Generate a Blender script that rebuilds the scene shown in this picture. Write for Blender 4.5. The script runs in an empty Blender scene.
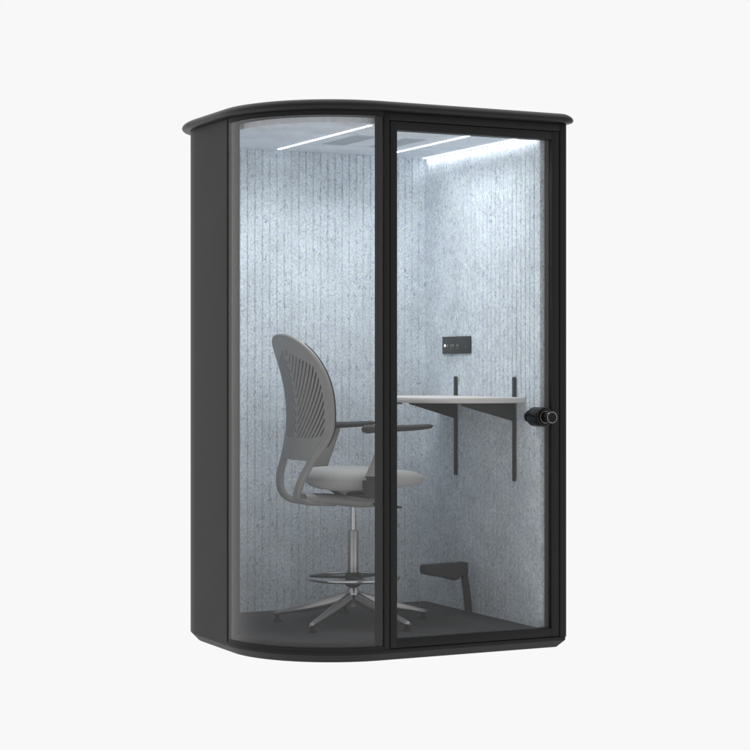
import bpy, bmesh, math, random
from mathutils import Vector, Matrix, noise
random.seed(4)
C = bpy.context.scene.collection
PI = math.pi
CA, SA = math.cos(math.radians(26.5)), math.sin(math.radians(26.5))

# ------------------------------------------------------------------ materials
def new_mat(name):
    m = bpy.data.materials.new(name); m.use_nodes = True
    nt = m.node_tree; nt.nodes.clear()
    out = nt.nodes.new('ShaderNodeOutputMaterial')
    return m, nt, out

def pbr(name, col, rough=0.5, metal=0.0, spec=0.5, var=0.0, vscale=30, bump=0.0, bscale=400, rvar=0.0, sheen=0.0):
    m, nt, out = new_mat(name)
    b = nt.nodes.new('ShaderNodeBsdfPrincipled')
    b.inputs['Base Color'].default_value = (*col, 1)
    b.inputs['Roughness'].default_value = rough
    b.inputs['Metallic'].default_value = metal
    b.inputs['Specular IOR Level'].default_value = spec
    b.inputs['Sheen Weight'].default_value = sheen
    nt.links.new(b.outputs[0], out.inputs[0])
    tc = nt.nodes.new('ShaderNodeTexCoord')
    if var > 0 or rvar > 0:
        n = nt.nodes.new('ShaderNodeTexNoise'); n.inputs['Scale'].default_value = vscale
        n.inputs['Detail'].default_value = 4
        nt.links.new(tc.outputs['Object'], n.inputs['Vector'])
        if var > 0:
            r = nt.nodes.new('ShaderNodeValToRGB')
            r.color_ramp.elements[0].position = 0.3; r.color_ramp.elements[1].position = 0.7
            r.color_ramp.elements[0].color = (*[c * (1 - var) for c in col], 1)
            r.color_ramp.elements[1].color = (*[min(1, c * (1 + var)) for c in col], 1)
            nt.links.new(n.outputs['Fac'], r.inputs[0]); nt.links.new(r.outputs[0], b.inputs['Base Color'])
        if rvar > 0:
            mr = nt.nodes.new('ShaderNodeMapRange')
            mr.inputs['To Min'].default_value = rough - rvar; mr.inputs['To Max'].default_value = rough + rvar
            nt.links.new(n.outputs['Fac'], mr.inputs[0]); nt.links.new(mr.outputs[0], b.inputs['Roughness'])
    if bump > 0:
        n2 = nt.nodes.new('ShaderNodeTexNoise'); n2.inputs['Scale'].default_value = bscale
        n2.inputs['Detail'].default_value = 2
        bp = nt.nodes.new('ShaderNodeBump'); bp.inputs['Strength'].default_value = bump
        bp.inputs['Distance'].default_value = 0.001
        nt.links.new(tc.outputs['Object'], n2.inputs['Vector'])
        nt.links.new(n2.outputs['Fac'], bp.inputs['Height']); nt.links.new(bp.outputs[0], b.inputs['Normal'])
    return m

def felt(name, lo, mid, hi, stretch=(1, 1, 0.75), fleck=0.56):
    m, nt, out = new_mat(name)
    b = nt.nodes.new('ShaderNodeBsdfPrincipled')
    b.inputs['Roughness'].default_value = 0.95
    b.inputs['Specular IOR Level'].default_value = 0.1
    tc = nt.nodes.new('ShaderNodeTexCoord')
    mp = nt.nodes.new('ShaderNodeMapping'); mp.inputs['Scale'].default_value = stretch
    nt.links.new(tc.outputs['Object'], mp.inputs[0])
    n = nt.nodes.new('ShaderNodeTexNoise'); n.inputs['Scale'].default_value = 120
    n.inputs['Detail'].default_value = 5; n.inputs['Roughness'].default_value = 0.8
    n.inputs['Distortion'].default_value = 0.25
    nt.links.new(mp.outputs[0], n.inputs['Vector'])
    r = nt.nodes.new('ShaderNodeValToRGB')
    e = r.color_ramp.elements
    e[0].position = 0.33; e[0].color = (*lo, 1)
    e[1].position = 0.66; e[1].color = (*hi, 1)
    k = e.new(0.5); k.color = (*mid, 1)
    nt.links.new(n.outputs['Fac'], r.inputs[0])
    n2 = nt.nodes.new('ShaderNodeTexNoise'); n2.inputs['Scale'].default_value = 7
    n2.inputs['Detail'].default_value = 3
    nt.links.new(tc.outputs['Object'], n2.inputs['Vector'])
    mr = nt.nodes.new('ShaderNodeMapRange')
    mr.inputs['From Min'].default_value = 0.3; mr.inputs['From Max'].default_value = 0.7
    mr.inputs['To Min'].default_value = 0.90; mr.inputs['To Max'].default_value = 1.07
    nt.links.new(n2.outputs['Fac'], mr.inputs[0])
    n3 = nt.nodes.new('ShaderNodeTexNoise'); n3.inputs['Scale'].default_value = 38
    n3.inputs['Detail'].default_value = 3
    nt.links.new(tc.outputs['Object'], n3.inputs['Vector'])
    r3 = nt.nodes.new('ShaderNodeValToRGB')
    r3.color_ramp.elements[0].position = 0.40; r3.color_ramp.elements[0].color = (0.94, 0.935, 1.0, 1)
    r3.color_ramp.elements[1].position = 0.62; r3.color_ramp.elements[1].color = (1.0, 1.03, 1.02, 1)
    nt.links.new(n3.outputs['Fac'], r3.inputs[0])
    ml = nt.nodes.new('ShaderNodeVectorMath'); ml.operation = 'MULTIPLY'
    nt.links.new(r.outputs[0], ml.inputs[0]); nt.links.new(r3.outputs[0], ml.inputs[1])
    # scattered dark fibres
    mp4 = nt.nodes.new('ShaderNodeMapping'); mp4.inputs['Scale'].default_value = (1, 1, 0.55); mp4.inputs['Rotation'].default_value = (0.5, 0.4, 0.2)
    nt.links.new(tc.outputs['Object'], mp4.inputs[0])
    n4 = nt.nodes.new('ShaderNodeTexNoise'); n4.inputs['Scale'].default_value = 75
    n4.inputs['Detail'].default_value = 2; n4.inputs['Distortion'].default_value = 1.5
    nt.links.new(mp4.outputs[0], n4.inputs['Vector'])
    r4 = nt.nodes.new('ShaderNodeValToRGB')
    r4.color_ramp.elements[0].position = 0.30; r4.color_ramp.elements[0].color = (fleck, fleck, fleck * 1.03, 1)
    r4.color_ramp.elements[1].position = 0.39; r4.color_ramp.elements[1].color = (1, 1, 1, 1)
    nt.links.new(n4.outputs['Fac'], r4.inputs[0])
    m4 = nt.nodes.new('ShaderNodeVectorMath'); m4.operation = 'MULTIPLY'
    nt.links.new(ml.outputs[0], m4.inputs[0]); nt.links.new(r4.outputs[0], m4.inputs[1])
    mx = nt.nodes.new('ShaderNodeVectorMath'); mx.operation = 'SCALE'
    nt.links.new(m4.outputs[0], mx.inputs[0]); nt.links.new(mr.outputs[0], mx.inputs['Scale'])
    nt.links.new(mx.outputs[0], b.inputs['Base Color'])
    bp = nt.nodes.new('ShaderNodeBump'); bp.inputs['Strength'].default_value = 0.5
    bp.inputs['Distance'].default_value = 0.002
    nt.links.new(n.outputs['Fac'], bp.inputs['Height']); nt.links.new(bp.outputs[0], b.inputs['Normal'])
    nt.links.new(b.outputs[0], out.inputs[0])
    return m

def glass_mat(name, tint, refl_rough=0.02, ior=1.33):
    m, nt, out = new_mat(name)
    t = nt.nodes.new('ShaderNodeBsdfTransparent'); t.inputs[0].default_value = (*tint, 1)
    g = nt.nodes.new('ShaderNodeBsdfGlossy'); g.inputs['Roughness'].default_value = refl_rough
    g.inputs[0].default_value = (1, 1, 1, 1)
    f = nt.nodes.new('ShaderNodeFresnel')
    geo = nt.nodes.new('ShaderNodeNewGeometry'); io = nt.nodes.new('ShaderNodeMapRange')   # same reflectance from both sides
    io.inputs['To Min'].default_value = ior; io.inputs['To Max'].default_value = 1 / ior
    nt.links.new(geo.outputs['Backfacing'], io.inputs[0]); nt.links.new(io.outputs[0], f.inputs[0])
    mx = nt.nodes.new('ShaderNodeMixShader')
    nt.links.new(f.outputs[0], mx.inputs[0]); nt.links.new(t.outputs[0], mx.inputs[1])
    nt.links.new(g.outputs[0], mx.inputs[2]); nt.links.new(mx.outputs[0], out.inputs[0])
    return m

def emit(name, col, s):
    m, nt, out = new_mat(name)
    e = nt.nodes.new('ShaderNodeEmission'); e.inputs[0].default_value = (*col, 1); e.inputs[1].default_value = s
    nt.links.new(e.outputs[0], out.inputs[0]); return m

M = {
 'paint':  pbr('black_powder_coat', (0.014, 0.014, 0.014), 0.5, 0, 0.20, 0.05, 3, 0.15, 900, 0.04),
 'side':   pbr('charcoal_side_panel', (0.016, 0.016, 0.016), 0.5, 0, 0.2, 0.03, 3, 0.15, 900, 0.04),
 'cap':    pbr('black_roof_trim', (0.015, 0.015, 0.015), 0.42, 0, 0.25, 0.04, 3, 0.1, 900),
 'gap':    pbr('black_gasket', (0.006, 0.006, 0.006), 0.8, 0, 0.1),
 'reveal': pbr('bronze_black_trim', (0.036, 0.031, 0.026), 0.6, 0, 0.2),
 'felt':   felt('blue_grey_felt', (0.39, 0.44, 0.48), (0.69, 0.745, 0.775), (0.89, 0.935, 0.945)),
 'ceil':   felt('pale_ceiling_felt', (0.74, 0.775, 0.81), (0.80, 0.83, 0.86), (0.86, 0.885, 0.905), (0.5, 2, 1), 0.93),
 'vent':   pbr('grey_vent_mesh', (0.56, 0.60, 0.64), 0.7, 0, 0.2),
 'carpet': pbr('charcoal_carpet', (0.060, 0.060, 0.062), 0.95, 0, 0.1, 0.18, 160, 0.8, 500),
 'glass':  glass_mat('clear_grey_glass', (0.96, 0.96, 0.96)),
 'glass_curved': glass_mat('curved_grey_glass', (0.945, 0.945, 0.945), 0.05, 1.38),
 'led':    emit('led_diffuser', (0.94, 0.98, 1.0), 14.0),
 'led_wash': emit('led_wash_diffuser', (0.94, 0.98, 1.0), 3.2),
 'desk':   pbr('white_laminate', (0.62, 0.60, 0.59), 0.45, 0, 0.3),
 'dark':   pbr('dark_grey_steel', (0.030, 0.031, 0.032), 0.55, 0, 0.3),
 'plate':  pbr('dark_socket_plate', (0.028, 0.028, 0.027), 0.4, 0, 0.35),
 'mark':   pbr('grey_print', (0.36, 0.36, 0.34), 0.6),
 'dot':    emit('indicator_light', (1.0, 0.98, 0.9), 1.6),
 'handle': pbr('black_handle', (0.004, 0.004, 0.004), 0.35, 0, 0.25),
 'rim':    pbr('polished_dark_rim', (0.30, 0.29, 0.28), 0.25, 1.0),
 'shell':  pbr('warm_grey_plastic', (0.285, 0.28, 0.275), 0.5, 0, 0.4, 0.03, 20),
 'seat':   pbr('light_grey_upholstery', (0.42, 0.42, 0.415), 0.9, 0, 0.15, 0.13, 260, 0.7, 600, 0, 0.3),
 'backing': pbr('dark_back_mesh', (0.050, 0.049, 0.047), 0.9, 0, 0.1),
 'pad':    pbr('dark_arm_pad', (0.040, 0.040, 0.042), 0.6, 0, 0.3),
 'chrome': pbr('polished_aluminium', (0.60, 0.60, 0.61), 0.22, 1.0),
 'alu':    pbr('brushed_aluminium', (0.46, 0.45, 0.445), 0.28, 1.0),
 'rubber': pbr('black_rubber', (0.015, 0.015, 0.015), 0.8, 0, 0.2),
}

# ------------------------------------------------------------------ helpers
def link(name, bm, mat, parent=None, smooth=35, label=None):
    bmesh.ops.remove_doubles(bm, verts=bm.verts, dist=1e-6)
    bmesh.ops.recalc_face_normals(bm, faces=bm.faces)
    a = math.radians(smooth)
    for f in bm.faces: f.smooth = True
    for e in bm.edges:
        e.smooth = len(e.link_faces) == 2 and e.calc_face_angle(0) < a
    me = bpy.data.meshes.new(name); bm.to_mesh(me); bm.free()
    me.materials.append(mat)
    o = bpy.data.objects.new(name, me); C.objects.link(o)
    if parent: o.parent = parent
    if label: o['label'] = label
    return o

def thing(name, label, cat, loc=(0, 0, 0), rz=0.0, group=None):
    o = bpy.data.objects.new(name, None); C.objects.link(o)
    o.location = loc; o.rotation_euler = (0, 0, rz)
    o['label'] = label; o['category'] = cat
    if group: o['group'] = group
    o.empty_display_size = 0.1
    return o

def box(bm, x0, x1, y0, y1, z0, z1, bev=0.0, seg=2):
    r = bmesh.ops.create_cube(bm, size=1)
    vs = r['verts']
    for v in vs:
        v.co = Vector(((x0 + x1) / 2 + v.co.x * (x1 - x0), (y0 + y1) / 2 + v.co.y * (y1 - y0), (z0 + z1) / 2 + v.co.z * (z1 - z0)))
    if bev > 0:
        es = list({e for v in vs for e in v.link_edges})
        bmesh.ops.bevel(bm, geom=es, offset=bev, segments=seg, profile=0.5, affect='EDGES')

def prism(bm, pts, z0, z1):
    lo = [bm.verts.new((p[0], p[1], z0)) for p in pts]
    hi = [bm.verts.new((p[0], p[1], z1)) for p in pts]
    n = len(pts)
    for i in range(n):
        bm.faces.new((lo[i], lo[(i + 1) % n], hi[(i + 1) % n], hi[i]))
    bm.faces.new(list(reversed(lo))); bm.faces.new(hi)

def strip_prism(bm, outer, inner, z0, z1):
    """solid between two open plan polylines of equal length (quads only)"""
    n = len(outer)
    v = [[bm.verts.new((p[0], p[1], z)) for p in pl] for pl in (outer, inner) for z in (z0, z1)]
    ol, oh, il, ih = v
    for i in range(n - 1):
        bm.faces.new((ol[i], ol[i + 1], oh[i + 1], oh[i]))
        bm.faces.new((il[i + 1], il[i], ih[i], ih[i + 1]))
        bm.faces.new((oh[i], oh[i + 1], ih[i + 1], ih[i]))
        bm.faces.new((ol[i + 1], ol[i], il[i], il[i + 1]))
    bm.faces.new((ol[0], oh[0], ih[0], il[0]))
    bm.faces.new((ol[-1], il[-1], ih[-1], oh[-1]))

def loft(bm, rings, cap0=True, cap1=True, closed=True):
    R = [[bm.verts.new(p) for p in r] for r in rings]
    n = len(R[0])
    for a, b in zip(R, R[1:]):
        for i in range(n if closed else n - 1):
            bm.faces.new((a[i], a[(i + 1) % n], b[(i + 1) % n], b[i]))
    if cap0: bm.faces.new(list(reversed(R[0])))
    if cap1: bm.faces.new(R[-1])

def lathe(bm, prof, cx=0, cy=0, n=32, axis='z', base=0.0):
    """prof list of (radius, position along axis)"""
    rings = []
    for r, z in prof:
        ring = []
        for i in range(n):
            a = 2 * PI * i / n
            if axis == 'z': ring.append((cx + r * math.cos(a), cy + r * math.sin(a), z))
            else: ring.append((cx + r * math.cos(a), z, cy + r * math.sin(a)))   # axis y: cx=x, cy=z
        rings.append(ring)
    loft(bm, rings)

def catmull(pts, n=8):
    P = [Vector(p) for p in pts]
    P = [2 * P[0] - P[1]] + P + [2 * P[-1] - P[-2]]
    out = []
    for i in range(1, len(P) - 2):
        for k in range(n):
            t = k / n
            a, b, c, d = P[i - 1], P[i], P[i + 1], P[i + 2]
            out.append(0.5 * ((2 * b) + (-a + c) * t + (2 * a - 5 * b + 4 * c - d) * t * t + (-a + 3 * b - 3 * c + d) * t ** 3))
    out.append(P[-2].copy())
    return out

def sweep(bm, pts, ra, rb, n=14, up=Vector((0, 1, 0)), smoothn=8, closed=False, pw=2.0):
    """sweep a superellipse section; ra/rb: half sizes (function of t or number) along 'up'-ish side and the normal"""
    path = catmull(pts, smoothn) if smoothn else [Vector(p) for p in pts]
    m = len(path); rings = []
    for i, p in enumerate(path):
        d = (path[min(i + 1, m - 1)] - path[max(i - 1, 0)]).normalized()
        s = (up - d * up.dot(d)).normalized(); q = d.cross(s)
        t = i / (m - 1)
        a = ra(t) if callable(ra) else ra; b = rb(t) if callable(rb) else rb
        ring = []
        for k in range(n):
            an = 2 * PI * k / n
            cx, sx = math.cos(an), math.sin(an)
            e = 2.0 / pw
            ring.append(p + s * (a * math.copysign(abs(cx) ** e, cx)) + q * (b * math.copysign(abs(sx) ** e, sx)))
        rings.append(ring)
    loft(bm, rings)

def torus(bm, cx, cy, cz, R, r, n=64, m=12):
    V = [[bm.verts.new((cx + (R + r * math.cos(2 * PI * j / m)) * math.cos(2 * PI * i / n),
                        cy + (R + r * math.cos(2 * PI * j / m)) * math.sin(2 * PI * i / n),
                        cz + r * math.sin(2 * PI * j / m))) for j in range(m)] for i in range(n)]
    for i in range(n):
        for j in range(m):
            bm.faces.new((V[i][j], V[(i + 1) % n][j], V[(i + 1) % n][(j + 1) % m], V[i][(j + 1) % m]))

# ------------------------------------------------------------------ plan of the booth
UL, UR, WB, RC, RB = -0.51, 0.837, 1.20, 0.48, 0.36
CX, CF = UL + RC, RC
BX, CB = UL + RB, WB - RB
NA = 40
def outline(d, rc=0.012):
    """closed D-shaped plan, offset outward by d"""
    pts = []
    r = RC + d
    for i in range(NA + 1):                         # front-left arc, from the front to the side
        a = PI / 2 * i / NA
        pts.append((CX - r * math.sin(a), CF - r * math.cos(a)))
    for i in range(NA + 1):                         # back-left arc
        a = PI / 2 * i / NA
        pts.append((BX - (RB + d) * math.cos(a), CB + (RB + d) * math.sin(a)))
    k = max(0.002, rc + d)
    for (cx, cy, a0) in ((UR + d - k, WB + d - k, PI / 2), (UR + d - k, -d + k, 0)):
        for i in range(7):
            a = a0 - PI / 2 * i / 6
            pts.append((cx + k * math.cos(a), cy + k * math.sin(a)))
    return pts
def arc_front(d, a0=0.0, a1=90.0, n=48):
    """a=0 at the side, 90 at the front, as offset polylines"""
    return [(CX - (RC + d) * math.cos(math.radians(a0 + (a1 - a0) * i / n)),
             CF - (RC + d) * math.sin(math.radians(a0 + (a1 - a0) * i / n))) for i in range(n + 1)]

LA, LC, SP = 5.8, 0.5, 146
FLOOR, CEIL, EYE = 0.079, 2.171, 1.181
booth = thing('office_booth', 'tall black office phone booth with rounded glass corner and grey blue felt inside', 'phone booth', (0.15, 0.6, 0))
ox, oy = 0.15, 0.6
class Shift:      # children are modelled in world coordinates; keep them there
    pass
def part(name, bm, mat, parent=booth, **k):
    for v in bm.verts:
        v.co.x -= ox; v.co.y -= oy
    return link(name, bm, mat, parent, **k)
def subpart(name, bm, mat, parent, **k):
    return part(name, bm, mat, parent, **k)

# base plinth with chamfered foot
bm = bmesh.new()
loft(bm, [[(x, y, z) for x, y in outline(d)] for d, z in ((-0.031, 0.0), (-0.001, 0.031), (0.0, 0.034), (0.0, 0.0445))])
part('base', bm, M['paint'], smooth=25)

# roof trim
bm = bmesh.new()
prof = [(-0.03, 2.213), (-0.002, 2.213), (0.022, 2.2135), (0.031, 2.2165), (0.0362, 2.222), (0.0372, 2.2275), (0.035, 2.2335), (0.029, 2.2405), (0.018, 2.2475), (0.004, 2.2535), (-0.02, 2.258), (-0.06, 2.2605), (-0.2, 2.262)]
loft(bm, [[(x, y, z) for x, y in outline(d, 0.02)] for d, z in prof])
part('roof', bm, M['cap'], smooth=40)

# outer wall (side, back, right) as a solid ring open at the front
ol = outline(0.0); il = outline(-0.045)
i0 = NA                                             # end of the front-left arc (on the side)
i1 = 2 * (NA + 1) + 14 - 1                          # last point of the front right corner
bm = bmesh.new()
o_ = ol[i0:i1 + 1 - 5]; n_ = il[i0:i1 + 1 - 5]
strip_prism(bm, o_, n_, 0.0445, 2.2125)
part('outer_wall', bm, M['side'], smooth=25)
# slim vertical edge trims on the side panel
bm = bmesh.new()
box(bm, UL - 0.0025, UL + 0.02, CF + 0.001, CF + 0.034, 0.046, 2.211, 0.001, 1)
strip_prism(bm, arc_front(-0.0003, 0.02, 1.25, 3), arc_front(-0.043, 0.02, 1.25, 3), 0.0627, 2.1922)
part('side_trim', bm, M['side'])

# front frame: post, mullion, header over door, curved header and sill
bm = bmesh.new()
box(bm, 0.8055, UR - 0.0005, 0.0, 0.07, 0.0455, 2.2120, 0.0015)
box(bm, CX + 0.004, -0.0015, 0.0, 0.062, 0.0455, 2.2120, 0.0015)
box(bm, -0.0013, 0.8053, 0.0012, 0.062, 2.1800, 2.2118, 0.001)
box(bm, -0.0013, 0.8053, 0.0012, 0.062, 0.0447, 0.0470)
strip_prism(bm, arc_front(-0.0005, 0, 90.4), arc_front(-0.058, 0, 90.4), 2.1925, 2.2119)
strip_prism(bm, arc_front(-0.0005, 0, 90.4), arc_front(-0.020, 0, 90.4), 0.0449, 0.0625)
part('front_frame', bm, M['paint'])

# dark gasket behind the door gap
bm = bmesh.new()
box(bm, -0.001, 0.010, 0.058, 0.072, 0.05, 2.178)
box(bm, 0.797, 0.807, 0.058, 0.072, 0.05, 2.178)
box(bm, 0.010, 0.797, 0.058, 0.072, 2.168, 2.178)
part('door_seal', bm, M['gap'])

# curved window: glass with frame strips behind both ends
bm = bmesh.new()
strip_prism(bm, arc_front(-0.0015, 1.3, 90), arc_front(-0.0075, 1.3, 90), 0.0632, 2.1918)
win = part('curved_window', bm, M['glass_curved'], smooth=40)
bm = bmesh.new()
strip_prism(bm, arc_front(-0.0105, 87.0, 90, 6), arc_front(-0.03, 87.0, 90, 6), 0.064, 2.1915)
subpart('window_frame', bm, M['gap'], win)
bm = bmesh.new()
box(bm, UL + 0.004, -0.4635, CF + 0.002, CF + 0.012, 0.064, 2.1915)
strip_prism(bm, arc_front(-0.0105, 1.3, 3.0, 3), arc_front(-0.045, 1.3, 3.0, 3), 0.064, 2.1915)
subpart('window_frame', bm, M['reveal'], win)

# felt lining with ribs
def felt_path():
    P = []
    P.append((-0.463, CF + 0.013)); P.append((-0.463, CB))
    for i in range(1, 31):
        a = PI / 2 * i / 30
        P.append((BX - (RB - 0.047) * math.cos(a), CB + (RB - 0.10) * math.sin(a)))
    P.append((0.745, 1.10)); P.append((0.745, 0.0635))
    return P
def resample(P, pitch, gw, gd):
    """plan polyline -> dense list of (pt, inset) with a V groove every pitch"""
    seg = []; L = 0
    for a, b in zip(P, P[1:]):
        l = math.dist(a, b); seg.append((L, l, a, b)); L += l
    def at(s):
        for (s0, l, a, b) in seg:
            if s <= s0 + l + 1e-9:
                t = (s - s0) / l
                d = ((b[0] - a[0]) / l, (b[1] - a[1]) / l)
                return (a[0] + (b[0] - a[0]) * t, a[1] + (b[1] - a[1]) * t), d
        return P[-1], d
    out = []; s = 0.0
    corner = seg[-1][0]
    marks = [(0, 0, -1)]; gi = 0
    s = pitch / 2
    while s < L - pitch / 2:
        w = gw * random.uniform(0.7, 1.4)
        if abs(s - corner) < pitch * 0.45:
            s += pitch; continue
        g = gd * (1 if s < corner else 1.3)
        gi += 1
        marks += [(s - w / 2 - 0.0016, 0, gi), (s - w / 2, g * 0.30, gi), (s, g, gi), (s + w / 2, g * 0.30, gi), (s + w / 2 + 0.0016, 0, gi)]
        # rounded rib crown
        s += pitch
    marks += [(x[0], 0, -1) for x in seg[1:]] + [(L, 0, -1)]
    marks.sort()
    return marks, at
P = felt_path()
marks, at = resample(P, 0.0365, 0.0052, 0.0058)
bm = bmesh.new()
NR = 170
z0f, z1f = FLOOR - 0.02, CEIL + 0.005
rows = []
for j in range(NR + 1):
    z = z0f + (z1f - z0f) * j / NR
    row = []
    for (sp, g, gi) in marks:
        if gi >= 0:                     # grooves wander slightly and close up here and there, like brushed felt
            ds = 0.0016 * noise.noise(Vector((gi * 7.3, z * 16, 0.5))) + 0.0008 * noise.noise(Vector((gi * 3.1, z * 55, 4.5)))
            k = 0.98 + 0.70 * noise.noise(Vector((gi * 5.7, z * 22, 9.5))) + 0.45 * noise.noise(Vector((gi * 2.9, z * 60, 2.5)))
            p, d = at(sp + ds); g = g * min(1.4, max(0.3, k))
        else:
            p, d = at(sp)
        row.append(bm.verts.new((p[0] - d[1] * g, p[1] + d[0] * g, z)))
    rows.append(row)
for a_, b_ in zip(rows, rows[1:]):
    for i in range(len(a_) - 1):
        bm.faces.new((a_[i], a_[i + 1], b_[i + 1], b_[i]))
bk = []
for z, row in ((z0f, rows[0]), (z1f, rows[-1])):
    l = []
    for (sp, g, gi) in marks:
        p, d = at(sp); l.append(bm.verts.new((p[0] - d[1] * 0.03, p[1] + d[0] * 0.03, z)))
    bk.append(l)
    for i in range(len(l) - 1): bm.faces.new((l[i], l[i + 1], row[i + 1], row[i]))
for i in range(len(marks) - 1): bm.faces.new((bk[0][i], bk[0][i + 1], bk[1][i + 1], bk[1][i]))
for e_ in (0, -1):
    bm.faces.new([rw[e_] for rw in rows] + [bk[1][e_], bk[0][e_]])
part('felt_lining', bm, M['felt'], smooth=20)

# inner plan for floor and ceiling
def inner_plan(front_off, e):
    pts = []
    for i in range(NA + 1):
        a = PI / 2 * i / NA
        r = RC - front_off
        pts.append((CX - r * math.sin(a), CF - r * math.cos(a)))
    pts += [(-0.463 - e, CF + 0.02), (-0.463 - e, CB)]
    for i in range(1, 31):
        a = PI / 2 * i / 30
        pts.append((BX - (RB - 0.047 + e) * math.cos(a), CB + (RB - 0.10 + e) * math.sin(a)))
    pts += [(0.745 + e, 1.10 + e), (0.745 + e, front_off)]
    return pts
bm = bmesh.new(); prism(bm, inner_plan(0.022, 0.012), 0.0452, FLOOR)
part('carpet_floor', bm, M['carpet'], smooth=20)
bm = bmesh.new(); prism(bm, inner_plan(0.0635, 0.012), CEIL, 2.2)
part('ceiling_panel', bm, M['ceil'], smooth=20)

# strip lights in the ceiling
def strip(x0, x1, y0, y1, mat, lab=None):
    bm = bmesh.new(); box(bm, x0, x1, y0, y1, CEIL - 0.003, CEIL + 0.004)
    part('strip_light', bm, mat, label=lab)
strip(-0.0325, -0.0272, 0.11, 1.055, M['led'])
strip(0.4952, 0.5005, 0.11, 1.075, M['led'])
strip(0.724, 0.741, 0.09, 1.085, M['led_wash'])

# the down-light each strip throws (lamps flush under the diffusers)
def strip_lamp(x, y0, y1, wd, watt, spread):
    l = bpy.data.lights.new('strip_lamp', 'AREA'); l.shape = 'RECTANGLE'
    l.size = wd; l.size_y = y1 - y0; l.energy = watt; l.spread = math.radians(spread); l.color = (0.96, 0.99, 1.0)
    o = bpy.data.objects.new('strip_lamp', l); C.objects.link(o); o.parent = booth
    o.location = (x - ox, (y0 + y1) / 2 - oy, CEIL - 0.0045)
strip_lamp(-0.030, 0.12, 0.80, 0.005, LA, SP)
strip_lamp(0.498, 0.12, 0.84, 0.005, LA * 0.46, SP)
strip_lamp(0.7325, 0.07, 1.07, 0.016, LC, SP)

# slotted vents
for (a, b) in ((0.05, 0.165), (0.295, 0.395)):
    bm = bmesh.new()
    y0, y1 = 0.43, 0.78
    box(bm, a, b, y0, y0 + 0.006, CEIL - 0.003, CEIL + 0.003); box(bm, a, b, y1 - 0.006, y1, CEIL - 0.003, CEIL + 0.003)
    k = int((b - a) / 0.0115)
    for i in range(k + 1):
        x = a + (b - a - 0.005) * i / k
        box(bm, x, x + 0.005, y0 + 0.006, y1 - 0.006, CEIL - 0.003, CEIL + 0.003)
    box(bm, a + 0.001, b - 0.001, y0 + 0.001, y1 - 0.001, CEIL - 0.0006, CEIL + 0.002)
    part('ceiling_vent', bm, M['vent'])

# ------------------------------------------------------------------ door
bm = bmesh.new()
D0, D1, Z0, Z1 = 0.0028, 0.8022, 0.0495, 2.1772
box(bm, D0, 0.034, 0.0022, 0.056, Z0, Z1, 0.0015)
box(bm, 0.765, D1, 0.0022, 0.056, Z0, Z1, 0.0015)
box(bm, 0.0341, 0.7649, 0.0028, 0.0555, 2.143, Z1 - 0.0003, 0.001)
box(bm, 0.0341, 0.7649, 0.0028, 0.0555, Z0 + 0.0003, 0.085, 0.001)
door = part('door', bm, M['paint'])
bm = bmesh.new(); box(bm, 0.031, 0.768, 0.014, 0.020, 0.082, 2.146)
subpart('door_glass', bm, M['glass'], door)
bm = bmesh.new()
box(bm, 0.7625, 0.7649, 0.0215, 0.0545, 0.0853, 2.1427)
box(bm, 0.0343, 0.0362, 0.0215, 0.0545, 0.0853, 2.1427)
subpart('glazing_bead', bm, M['reveal'], door)
# handle: drum through the door with a smaller knob on either side
hu, hz = 0.712, 0.9755
bm = bmesh.new()
lathe(bm, [(0.034, -0.034), (0.0395, -0.030), (0.041, -0.024), (0.041, 0.052), (0.036, 0.060)], hu, hz, 40, 'y')
lathe(bm, [(0.018, -0.036), (0.018, -0.058), (0.0235, -0.0585), (0.0245, -0.062), (0.0245, -0.0855), (0.0225, -0.087), (0.0205, -0.0865)], hu, hz, 36, 'y')
lathe(bm, [(0.018, 0.061), (0.018, 0.075), (0.0245, 0.077), (0.0245, 0.098), (0.022, 0.100)], hu, hz, 36, 'y')
hd = subpart('door_handle', bm, M['handle'], door)
bm = bmesh.new()
def ring_y(bm, cx, cz, y, R, r):
    n, m = 48, 10
    V = [[bm.verts.new((cx + (R + r * math.cos(2 * PI * j / m)) * math.cos(2 * PI * i / n), y + r * math.sin(2 * PI * j / m),
                        cz + (R + r * math.cos(2 * PI * j / m)) * math.sin(2 * PI * i / n))) for j in range(m)] for i in range(n)]
    for i in range(n):
        for j in range(m):
            bm.faces.new((V[i][j], V[(i + 1) % n][j], V[(i + 1) % n][(j + 1) % m], V[i][(j + 1) % m]))
for (yy, R_, r_) in ((-0.0865, 0.0225, 0.0018), (-0.0355, 0.0245, 0.0016), (0.099, 0.0235, 0.0016)):
    bm = bmesh.new(); ring_y(bm, hu, hz, yy, R_, r_)
    subpart('handle_ring', bm, M['rim'], door)

# ------------------------------------------------------------------ desk
dk = thing('wall_desk', 'pale rounded desk shelf on two black brackets under the socket plate', 'desk', (0.745, 0.55, 0))
def loc_link(name, bm, mat, par, base, **k):
    for v in bm.verts:
        v.co -= Vector(base)
    return link(name, bm, mat, par, **k)
bm = bmesh.new()
def dpts(ins, z):
    pts = []
    n = 48
    for i in range(n + 1):
        a = -PI / 2 + PI * i / n
        c, s = math.cos(a), math.sin(a)
        e = 2 / 2.7
        pts.append((0.744 - (0.434 - ins) * abs(c) ** e, 0.555 + math.copysign((0.375 - ins) * abs(s) ** e, s), z))
    return pts
loft(bm, [dpts(i, z) for i, z in ((0.012, 1.0300), (0.003, 1.0325), (0.0, 1.0370), (0.0, 1.0500), (0.0015, 1.0535), (0.005, 1.0552))])
loc_link('tabletop', bm, M['desk'], dk, (0.745, 0.55, 0), smooth=40)
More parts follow.
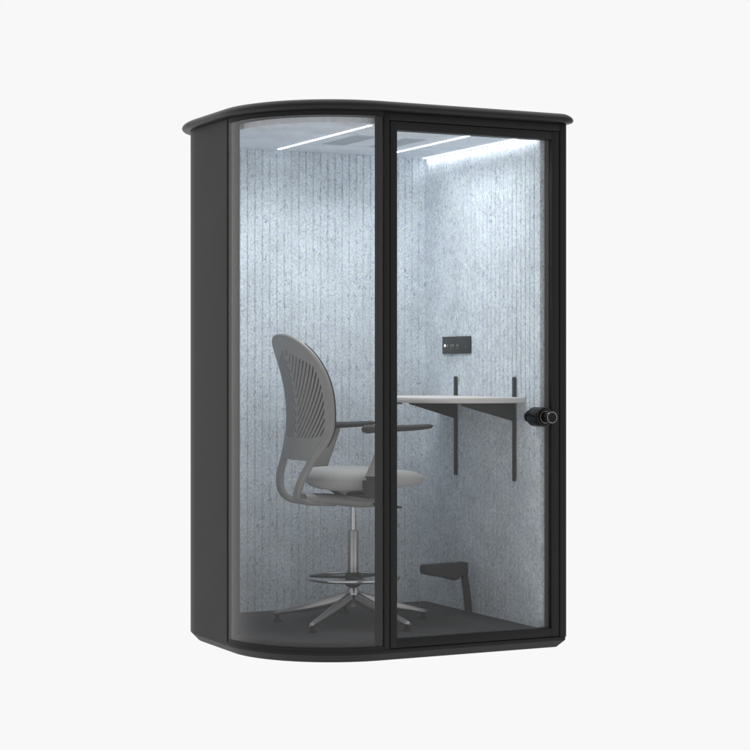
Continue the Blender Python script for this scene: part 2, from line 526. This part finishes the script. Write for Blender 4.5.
for w, ue in ((0.790, 0.500), (0.266, 0.480)):
    bm = bmesh.new(); box(bm, 0.733, 0.7445, w - 0.0115, w + 0.0115, 0.690, 1.143, 0.0055, 3)
    loc_link('wall_rail', bm, M['dark'], dk, (0.745, 0.55, 0))
    bm = bmesh.new()
    prof = [(0.7328, 0.951), (0.7328, 1.0295), (ue, 1.0295), (ue, 1.018)]
    a = [bm.verts.new((u, w - 0.004, z)) for u, z in prof]; b = [bm.verts.new((u, w + 0.004, z)) for u, z in prof]
    for i in range(4): bm.faces.new((a[i], a[(i + 1) % 4], b[(i + 1) % 4], b[i]))
    bm.faces.new(a); bm.faces.new(list(reversed(b)))
    box(bm, ue - 0.02, 0.7328, w - 0.016, w + 0.016, 1.0255, 1.0298)
    loc_link('bracket', bm, M['dark'], dk, (0.745, 0.55, 0))
bm = bmesh.new(); box(bm, 0.40, 0.46, 0.78, 0.83, 1.018, 1.0298, 0.002)
loc_link('cable_clip', bm, M['dark'], dk, (0.745, 0.55, 0))

# ------------------------------------------------------------------ socket / control plate on the right wall
cp = thing('control_panel', 'small dark control plate with one white indicator light on the felt wall above the desk', 'control panel', (0.745, 0.783, 1.286))
bs = (0.745, 0.783, 1.286)
bm = bmesh.new(); box(bm, 0.736, 0.7448, 0.653, 0.913, 1.2465, 1.3255, 0.002)
loc_link('plate', bm, M['plate'], cp, bs)
bm = bmesh.new()
def disc_x(bm, y, z, r, x0, x1, n=16):
    loft(bm, [[(x, y + r * math.cos(2 * PI * i / n), z + r * math.sin(2 * PI * i / n)) for i in range(n)] for x in (x1, x0)])
disc_x(bm, 0.886, 1.2845, 0.0065, 0.7345, 0.7362)
loc_link('indicator_light', bm, M['dot'], cp, bs)
for (y, z, w, h) in ((0.862, 1.284, 0.010, 0.010), (0.828, 1.2845, 0.012, 0.008), (0.808, 1.284, 0.010, 0.009), (0.768, 1.2845, 0.013, 0.010),
                     (0.826, 1.271, 0.012, 0.003), (0.768, 1.271, 0.012, 0.003), (0.692, 1.279, 0.012, 0.003)):
    r_ = 0.0012; bm = bmesh.new()
    box(bm, 0.7353, 0.7361, y - w / 2, y + w / 2, z - h / 2, z - h / 2 + r_ * 1.4)
    if h > 0.005:
        box(bm, 0.7353, 0.7361, y - w / 2, y + w / 2, z + h / 2 - r_ * 1.4, z + h / 2)
        box(bm, 0.7353, 0.7361, y - w / 2, y - w / 2 + 0.002, z - h / 2 + r_ * 1.4, z + h / 2 - r_ * 1.4)
        box(bm, 0.7353, 0.7361, y + w / 2 - 0.002, y + w / 2, z - h / 2 + r_ * 1.4, z + h / 2 - r_ * 1.4)
    loc_link('button_icon', bm, M['mark'], cp, bs)

# ------------------------------------------------------------------ footrest
fr = thing('footrest', 'low dark cantilever footrest on a slim curved post beside the right wall', 'footrest', (0.70, 0.60, FLOOR))
fb = (0.70, 0.60, FLOOR)
bm = bmesh.new()
sweep(bm, [(0.700, 0.60, FLOOR), (0.695, 0.60, 0.14), (0.687, 0.60, 0.20), (0.675, 0.60, 0.262), (0.667, 0.60, 0.300)], 0.017, 0.014, n=16, pw=4)
loc_link('post', bm, M['dark'], fr, fb)
bm = bmesh.new()
def sect(u, zt, zb, hw):
    k = 0.007
    return [(u, 0.60 - hw, zt - k), (u, 0.60 - hw + k, zt), (u, 0.60 + hw - k, zt), (u, 0.60 + hw, zt - k),
            (u, 0.60 + hw, zb + k), (u, 0.60 + hw - k, zb), (u, 0.60 - hw + k, zb), (u, 0.60 - hw, zb + k)]
loft(bm, [sect(0.468, 0.304, 0.273, 0.030), sect(0.473, 0.309, 0.267, 0.034), sect(0.57, 0.311, 0.248, 0.036), sect(0.607, 0.312, 0.236, 0.036), sect(0.635, 0.312, 0.240, 0.036), sect(0.646, 0.310, 0.255, 0.034)])
loc_link('foot_pad', bm, M['dark'], fr, fb, smooth=30)
bm = bmesh.new(); box(bm, 0.6465, 0.686, 0.572, 0.628, 0.258, 0.314, 0.008, 2)
loc_link('hinge', bm, M['plate'], fr, fb)

# ------------------------------------------------------------------ chair
HX, HY = 0.106, 0.561
ch = thing('drafting_chair', 'tall grey swivel chair with slotted back, foot ring and polished star base', 'chair', (HX, HY, FLOOR), math.radians(0))
def cp_(name, bm, mat, par=ch, **k): return link(name, bm, mat, par, **k)

def lerp_tab(tab, z):
    if z <= tab[0][0]: return tab[0][1]
    for (a, va), (b, vb) in zip(tab, tab[1:]):
        if z <= b:
            t = (z - a) / (b - a); t = t * t * (3 - 2 * t) * 0.4 + t * 0.6
            return va + (vb - va) * t
    return tab[-1][1]
ZB, ZM, ZT = 0.712, 0.95, 1.24
def halfw(z):
    if z > ZM:
        q = min(1.0, (z - ZM) / (ZT - ZM)); return 0.229 * max(0.0, 1 - q ** 2.5) ** 0.4
    if z > 0.86: return 0.229
    q = (0.86 - z) / (0.86 - ZB)
    return 0.229 - 0.076 * q ** 1.7
XT = [(0.70, -0.290), (0.75, -0.277), (0.80, -0.267), (0.86, -0.262), (0.92, -0.262), (0.98, -0.267), (1.04, -0.278), (1.10, -0.294), (1.16, -0.314), (1.20, -0.330), (1.24, -0.350)]
def smooth_x(z):
    s = 0
    for k in range(-3, 4): s += lerp_tab(XT, z + k * 0.012)
    return s / 7
def bpoint(s, z, off=0.0):
    h = halfw(z); y = s * h
    return Vector((smooth_x(z) + 1.05 * y * y + off, y, z))
def in_slot(y, z, h):
    y = abs(y)
    zt = 1.185
    # inset limit: rim stays solid
    rim = 0.036 - 0.010 * max(0, (z - 1.05) / 0.15)
    if y > h - rim * 1.0: return False
    if z < 0.803 or z > zt - 0.1 * (y / 0.24): return False
    for i in range(0, 17):
        zk = 0.56 + 0.0365 * i
        t = z - zk
        if t <= 0 or t > 0.36: continue
        if z < 0.806 + 0.22 * max(0.0, y - 0.12): continue
        c = 0.80 * t - 0.48 * t * t
        if c < 0.010: continue
        if abs(y - c) < 0.0047: return True
    return False
bm = bmesh.new()
NS, NT = 230, 250
zs = []
for j in range(NT + 1):
    t = j / NT
    zs.append(ZB + (ZT - ZB) * (1 - (1 - t) ** 1.35) if t < 1 else ZT - 1e-4)
grid = [[bm.verts.new(bpoint(-1 + 2 * i / NS, min(z, ZT - 2e-4))) for i in range(NS + 1)] for z in zs]
for j in range(NT):
    zc = (zs[j] + zs[j + 1]) / 2; h = halfw(min(zc, ZT - 2e-4))
    for i in range(NS):
        s = -1 + 2 * (i + 0.5) / NS
        if in_slot(s * h, zc, h): continue
        bm.faces.new((grid[j][i], grid[j][i + 1], grid[j + 1][i + 1], grid[j + 1][i]))
bmesh.ops.delete(bm, geom=[v for v in bm.verts if not v.link_faces], context='VERTS')
for f in bm.faces: f.smooth = True
me = bpy.data.meshes.new('back_shell'); bm.to_mesh(me); bm.free(); me.materials.append(M['shell'])
sh = bpy.data.objects.new('back_shell', me); C.objects.link(sh); sh.parent = ch
sm = sh.modifiers.new('thick', 'SOLIDIFY'); sm.thickness = 0.008; sm.offset = 0
# rim bead round the shell
rimpts = []
for j in range(0, 61):
    z = ZB + (ZT - 0.0005 - ZB) * (1 - (1 - j / 60) ** 1.6); rimpts.append(bpoint(-0.985, z, 0.004))
top = [bpoint(-0.985 + 1.97 * i / 10, ZT - 0.0005, 0.004) for i in range(1, 10)]
other = [Vector((p.x, -p.y, p.z)) for p in reversed(rimpts)]
bm = bmesh.new()
sweep(bm, rimpts + top + other, lambda t: 0.011, lambda t: 0.009, n=12, up=Vector((1, 0, 0)), smoothn=0)
cp_('back_rim', bm, M['shell'], smooth=60)
# dark mesh just in front of the shell
bm = bmesh.new()
g2 = [[bm.verts.new(bpoint((-1 + 2 * i / 24) * 0.93, 0.77 + 0.435 * j / 30, 0.017)) for i in range(25)] for j in range(31)]
g3 = [[bm.verts.new(bpoint((-1 + 2 * i / 24) * 0.93, 0.77 + 0.435 * j / 30, 0.034)) for i in range(25)] for j in range(31)]
for g in (g2, g3):
    for j in range(30):
        for i in range(24): bm.faces.new((g[j][i], g[j][i + 1], g[j + 1][i + 1], g[j + 1][i]))
loop = [(0, i) for i in range(25)] + [(j, 24) for j in range(1, 31)] + [(30, i) for i in range(23, -1, -1)] + [(j, 0) for j in range(29, 0, -1)]
for a, b in zip(loop, loop[1:] + loop[:1]):
    bm.faces.new((g2[a[0]][a[1]], g2[b[0]][b[1]], g3[b[0]][b[1]], g3[a[0]][a[1]]))
cp_('back_pad', bm, M['backing'], smooth=50)
# Y-shaped spine
bm = bmesh.new()
for sgn in (1, -1):
    e = bpoint(sgn * 0.96, 0.86, 0.004); m_ = bpoint(sgn * 0.93, ZB + 0.01, 0.002)
    sweep(bm, [e, m_, (-0.292, sgn * 0.118, 0.640), (-0.300, sgn * 0.085, 0.580), (-0.278, sgn * 0.050, 0.545), (-0.22, sgn * 0.028, 0.530), (-0.10, sgn * 0.020, 0.522)],
          lambda t: 0.006 + 0.017 * min(1, t * 5), lambda t: 0.005 + 0.008 * min(1, t * 5), n=14, up=Vector((0, 1, 0)), pw=2.6)
cp_('back_support', bm, M['shell'], smooth=60)
# seat
bm = bmesh.new()
rings = []
def sring(ix, z, drop=0.0):
    pts = []
    for i in range(72):
        a = 2 * PI * i / 72; c, s = math.cos(a), math.sin(a); e = 2 / 2.5
        x = math.copysign(abs(c) ** e, c); y = math.copysign(abs(s) ** e, s)
        X = 0.052 + (0.247 - ix) * x; Y = (0.25 - ix) * y
        zz = z + drop * (-0.020 * max(0, x) ** 3 + 0.014 * max(0, -x) ** 2 + 0.008 * abs(y) ** 2)
        zz = 0.667 - (0.667 - zz) * (0.80 - 0.16 * max(0, x) - 0.05 * abs(y))
        pts.append((X, Y, zz))
    return pts
for ix, z, dr in ((0.09, 0.553, 0), (0.05, 0.556, .3), (0.02, 0.566, .5), (0.005, 0.582, .8), (0.0, 0.602, 1), (0.004, 0.625, 1), (0.016, 0.644, 1), (0.036, 0.657, 1), (0.07, 0.664, .8), (0.12, 0.667, .4), (0.20, 0.667, 0.1)):
    rings.append(sring(ix, z, dr))
loft(bm, rings)
cp_('seat', bm, M['seat'], smooth=60)
bm = bmesh.new()
rings = []
for ix, z in ((0.17, 0.520), (0.14, 0.524), (0.12, 0.534), (0.10, 0.546), (0.095, 0.556)):
    rings.append([(x * 0.9, y * 0.9, z + (0.022 if z > 0.53 else 0.008)) for x, y, _ in sring(ix, z)])
loft(bm, rings)
sweep(bm, [(-0.24, 0, 0.548), (-0.12, 0, 0.540), (0.0, 0, 0.528), (0.10, 0, 0.530)], lambda t: 0.045 + 0.05 * t, lambda t: 0.020 + 0.010 * t, n=16, pw=3)
cp_('seat_pan', bm, M['shell'], smooth=50)
bm = bmesh.new()
sweep(bm, [(0.05, -0.10, 0.520), (0.05, -0.2, 0.517), (0.06, -0.262, 0.517)], 0.006, 0.006, n=10, up=Vector((1, 0, 0)), smoothn=4)
box(bm, 0.035, 0.085, -0.30, -0.255, 0.512, 0.522, 0.003)
cp_('lever', bm, M['pad'])
# arms
for sgn in (1, -1):
    y = sgn * 0.275
    bm = bmesh.new()
    sweep(bm, [(-0.050, y, 0.612), (-0.034, y, 0.662), (-0.002, y, 0.738), (0.038, y, 0.842)], lambda t: 0.011, lambda t: (0.038 - 0.006 * t) if sgn > 0 else (0.036 - 0.012 * t), n=16, up=Vector((0, 1, 0)), pw=4)
    arm = cp_('armrest', bm, M['shell'] if sgn < 0 else M['shell'], smooth=50)
    bm = bmesh.new(); zo = 0.014 if sgn < 0 else 0.04
    box(bm, -0.085 if sgn < 0 else -0.03, 0.018, y - 0.014, y + 0.014, 0.574 + zo, 0.620 + zo, 0.004)
    box(bm, 0.012 if sgn > 0 else -0.070, 0.05 if sgn > 0 else -0.010, min(y, y - sgn * 0.20), max(y, y - sgn * 0.20), 0.556, 0.570, 0.003)
    box(bm, 0.012 if sgn > 0 else -0.075, 0.05 if sgn > 0 else -0.005, y - 0.012, y + 0.012, 0.557, 0.65, 0.003)
    cp_('arm_bracket', bm, M['pad'], arm)
    bm = bmesh.new()
    pts = [(-0.085, y, 0.845), (-0.02, y, 0.848), (0.08, y, 0.8485), (0.18, y, 0.8515), (0.238, y, 0.856)]
    sweep(bm, pts, lambda t: 0.040 * (1 - 0.25 * t) * min(1, 0.45 + 6 * t, 0.45 + 6 * (1 - t)), lambda t: 0.0185 * (1 - 0.50 * t) * min(1, 0.55 + 8 * t, 0.55 + 8 * (1 - t)), n=18, up=Vector((0, 1, 0)), pw=3)
    cp_('arm_pad', bm, M['pad'], arm, smooth=50)
# column
bm = bmesh.new(); lathe(bm, [(0.0115, 0.38), (0.0115, 0.52)], n=28)
cp_('gas_piston', bm, M['chrome'])
bm = bmesh.new(); lathe(bm, [(0.022, 0.19), (0.0235, 0.196), (0.0235, 0.398), (0.0215, 0.402), (0.013, 0.403)], n=36)
cp_('column', bm, M['alu'])
bm = bmesh.new(); torus(bm, 0, 0, 0.198, 0.196, 0.0085)
ring = cp_('foot_ring', bm, M['chrome'], smooth=80)
bm = bmesh.new()
lathe(bm, [(0.028, 0.160), (0.034, 0.166), (0.034, 0.212), (0.026, 0.220)], n=36)
for i in range(3):
    a = math.radians(20 + 120 * i)
    c, s = math.cos(a), math.sin(a)
    sweep(bm, [(0.03 * c, 0.03 * s, 0.198), (0.10 * c, 0.10 * s, 0.198), (0.189 * c, 0.189 * s, 0.198)], lambda t: 0.028 * (1 - 0.45 * t), 0.005, n=12, up=Vector((-s, c, 0)), smoothn=3, pw=4)
cp_('ring_bracket', bm, M['dark'], ring)
# star base
bm = bmesh.new()
lathe(bm, [(0.020, 0.070), (0.0275, 0.074), (0.0285, 0.112), (0.033, 0.122), (0.033, 0.134), (0.027, 0.144), (0.020, 0.158)], n=36)
hub = cp_('base_hub', bm, M['chrome'], smooth=50)
off = math.radians(-26.5)             # camera-frame azimuth -> booth plan azimuth
for i in range(5):
    acam = math.radians(168.7 + 72 * i)
    rx, fy = math.cos(acam), math.sin(acam)
    du, dw = CA * rx + SA * fy, -SA * rx + CA * fy
    L = 0.345
    def sec(r, zt, zb, hw, pw=3.0, n=16):
        pts = []
        for k in range(n):
            an = 2 * PI * k / n; c, s = math.cos(an), math.sin(an); e = 2 / pw
            lat = hw * math.copysign(abs(c) ** e, c); v = (zt + zb) / 2 + (zt - zb) / 2 * math.copysign(abs(s) ** e, s)
            # top narrower than the bottom
            lat *= 0.72 if v > (zt + zb) / 2 else 1.0
            pts.append((du * r - dw * lat, dw * r + du * lat, v))
        return pts
    bm = bmesh.new()
    loft(bm, [sec(0.018, 0.137, 0.098, 0.014), sec(0.05, 0.130, 0.084, 0.0145), sec(0.10, 0.116, 0.066, 0.0145), sec(0.16, 0.098, 0.053, 0.0135), sec(0.23, 0.077, 0.042, 0.012), sec(0.29, 0.059, 0.034, 0.011), sec(0.335, 0.046, 0.026, 0.0102), sec(0.350, 0.041, 0.025, 0.009), sec(0.356, 0.037, 0.027, 0.005)])
    leg = cp_('leg', bm, M['alu'], smooth=50)
    bm = bmesh.new()
    lathe(bm, [(0.0185, 0.0), (0.0195, 0.004), (0.012, 0.010), (0.008, 0.014), (0.008, 0.028)], du * 0.336, dw * 0.336, n=20)
    cp_('glide', bm, M['rubber'], leg)

# ------------------------------------------------------------------ camera
cam = bpy.data.cameras.new('camera'); co = bpy.data.objects.new('camera', cam); C.objects.link(co)
f_px = 1879.0
cam.sensor_width = 36; cam.lens = f_px / 750 * 36
cam.shift_y = -7.0 / 750
cam.clip_end = 100
D0_, R0_ = 7.57, 0.0604
co.location = (-(R0_ * CA + D0_ * SA), -(-R0_ * SA + D0_ * CA), EYE)
co.rotation_euler = (PI / 2, 0, math.radians(-26.5))
bpy.context.scene.camera = co

# ------------------------------------------------------------------ world: white studio surround, dimmer behind the camera
w = bpy.data.worlds.new('World'); bpy.context.scene.world = w; w.use_nodes = True
nt = w.node_tree; nt.nodes.clear()
out = nt.nodes.new('ShaderNodeOutputWorld'); bg = nt.nodes.new('ShaderNodeBackground')
tc = nt.nodes.new('ShaderNodeTexCoord')
dot = nt.nodes.new('ShaderNodeVectorMath'); dot.operation = 'DOT_PRODUCT'
dot.inputs[1].default_value = (SA, CA, 0)
nt.links.new(tc.outputs['Generated'], dot.inputs[0])
sep = nt.nodes.new('ShaderNodeSeparateXYZ'); nt.links.new(tc.outputs['Generated'], sep.inputs[0])
beh = nt.nodes.new('ShaderNodeMapRange')            # behind the camera: added glow from below to fill ceiling and walls, dimmer above
beh.interpolation_type = 'SMOOTHSTEP'
beh.inputs['From Min'].default_value = -0.5; beh.inputs['From Max'].default_value = 0.5
beh.inputs['To Min'].default_value = 0.95; beh.inputs['To Max'].default_value = 0.48
nt.links.new(sep.outputs['Z'], beh.inputs[0])
fw = nt.nodes.new('ShaderNodeMapRange'); fw.interpolation_type = 'SMOOTHSTEP'
fw.inputs['From Min'].default_value = -0.35; fw.inputs['From Max'].default_value = 0.30
nt.links.new(dot.outputs['Value'], fw.inputs[0])
mix = nt.nodes.new('ShaderNodeMix'); mix.data_type = 'FLOAT'
nt.links.new(fw.outputs[0], mix.inputs['Factor']); nt.links.new(beh.outputs[0], mix.inputs['A']); mix.inputs['B'].default_value = 0.939
nt.links.new(mix.outputs['Result'], bg.inputs[0]); bg.inputs[1].default_value = 1.0
nt.links.new(bg.outputs[0], out.inputs[0])

sc = bpy.context.scene
sc.view_settings.view_transform = 'Standard'; sc.view_settings.look = 'None'
sc.view_settings.exposure = 0; sc.view_settings.gamma = 1
sc.cycles.use_denoising = True
sc.cycles.max_bounces = 10; sc.cycles.diffuse_bounces = 5; sc.cycles.transparent_max_bounces = 16
sc.cycles.sample_clamp_indirect = 4
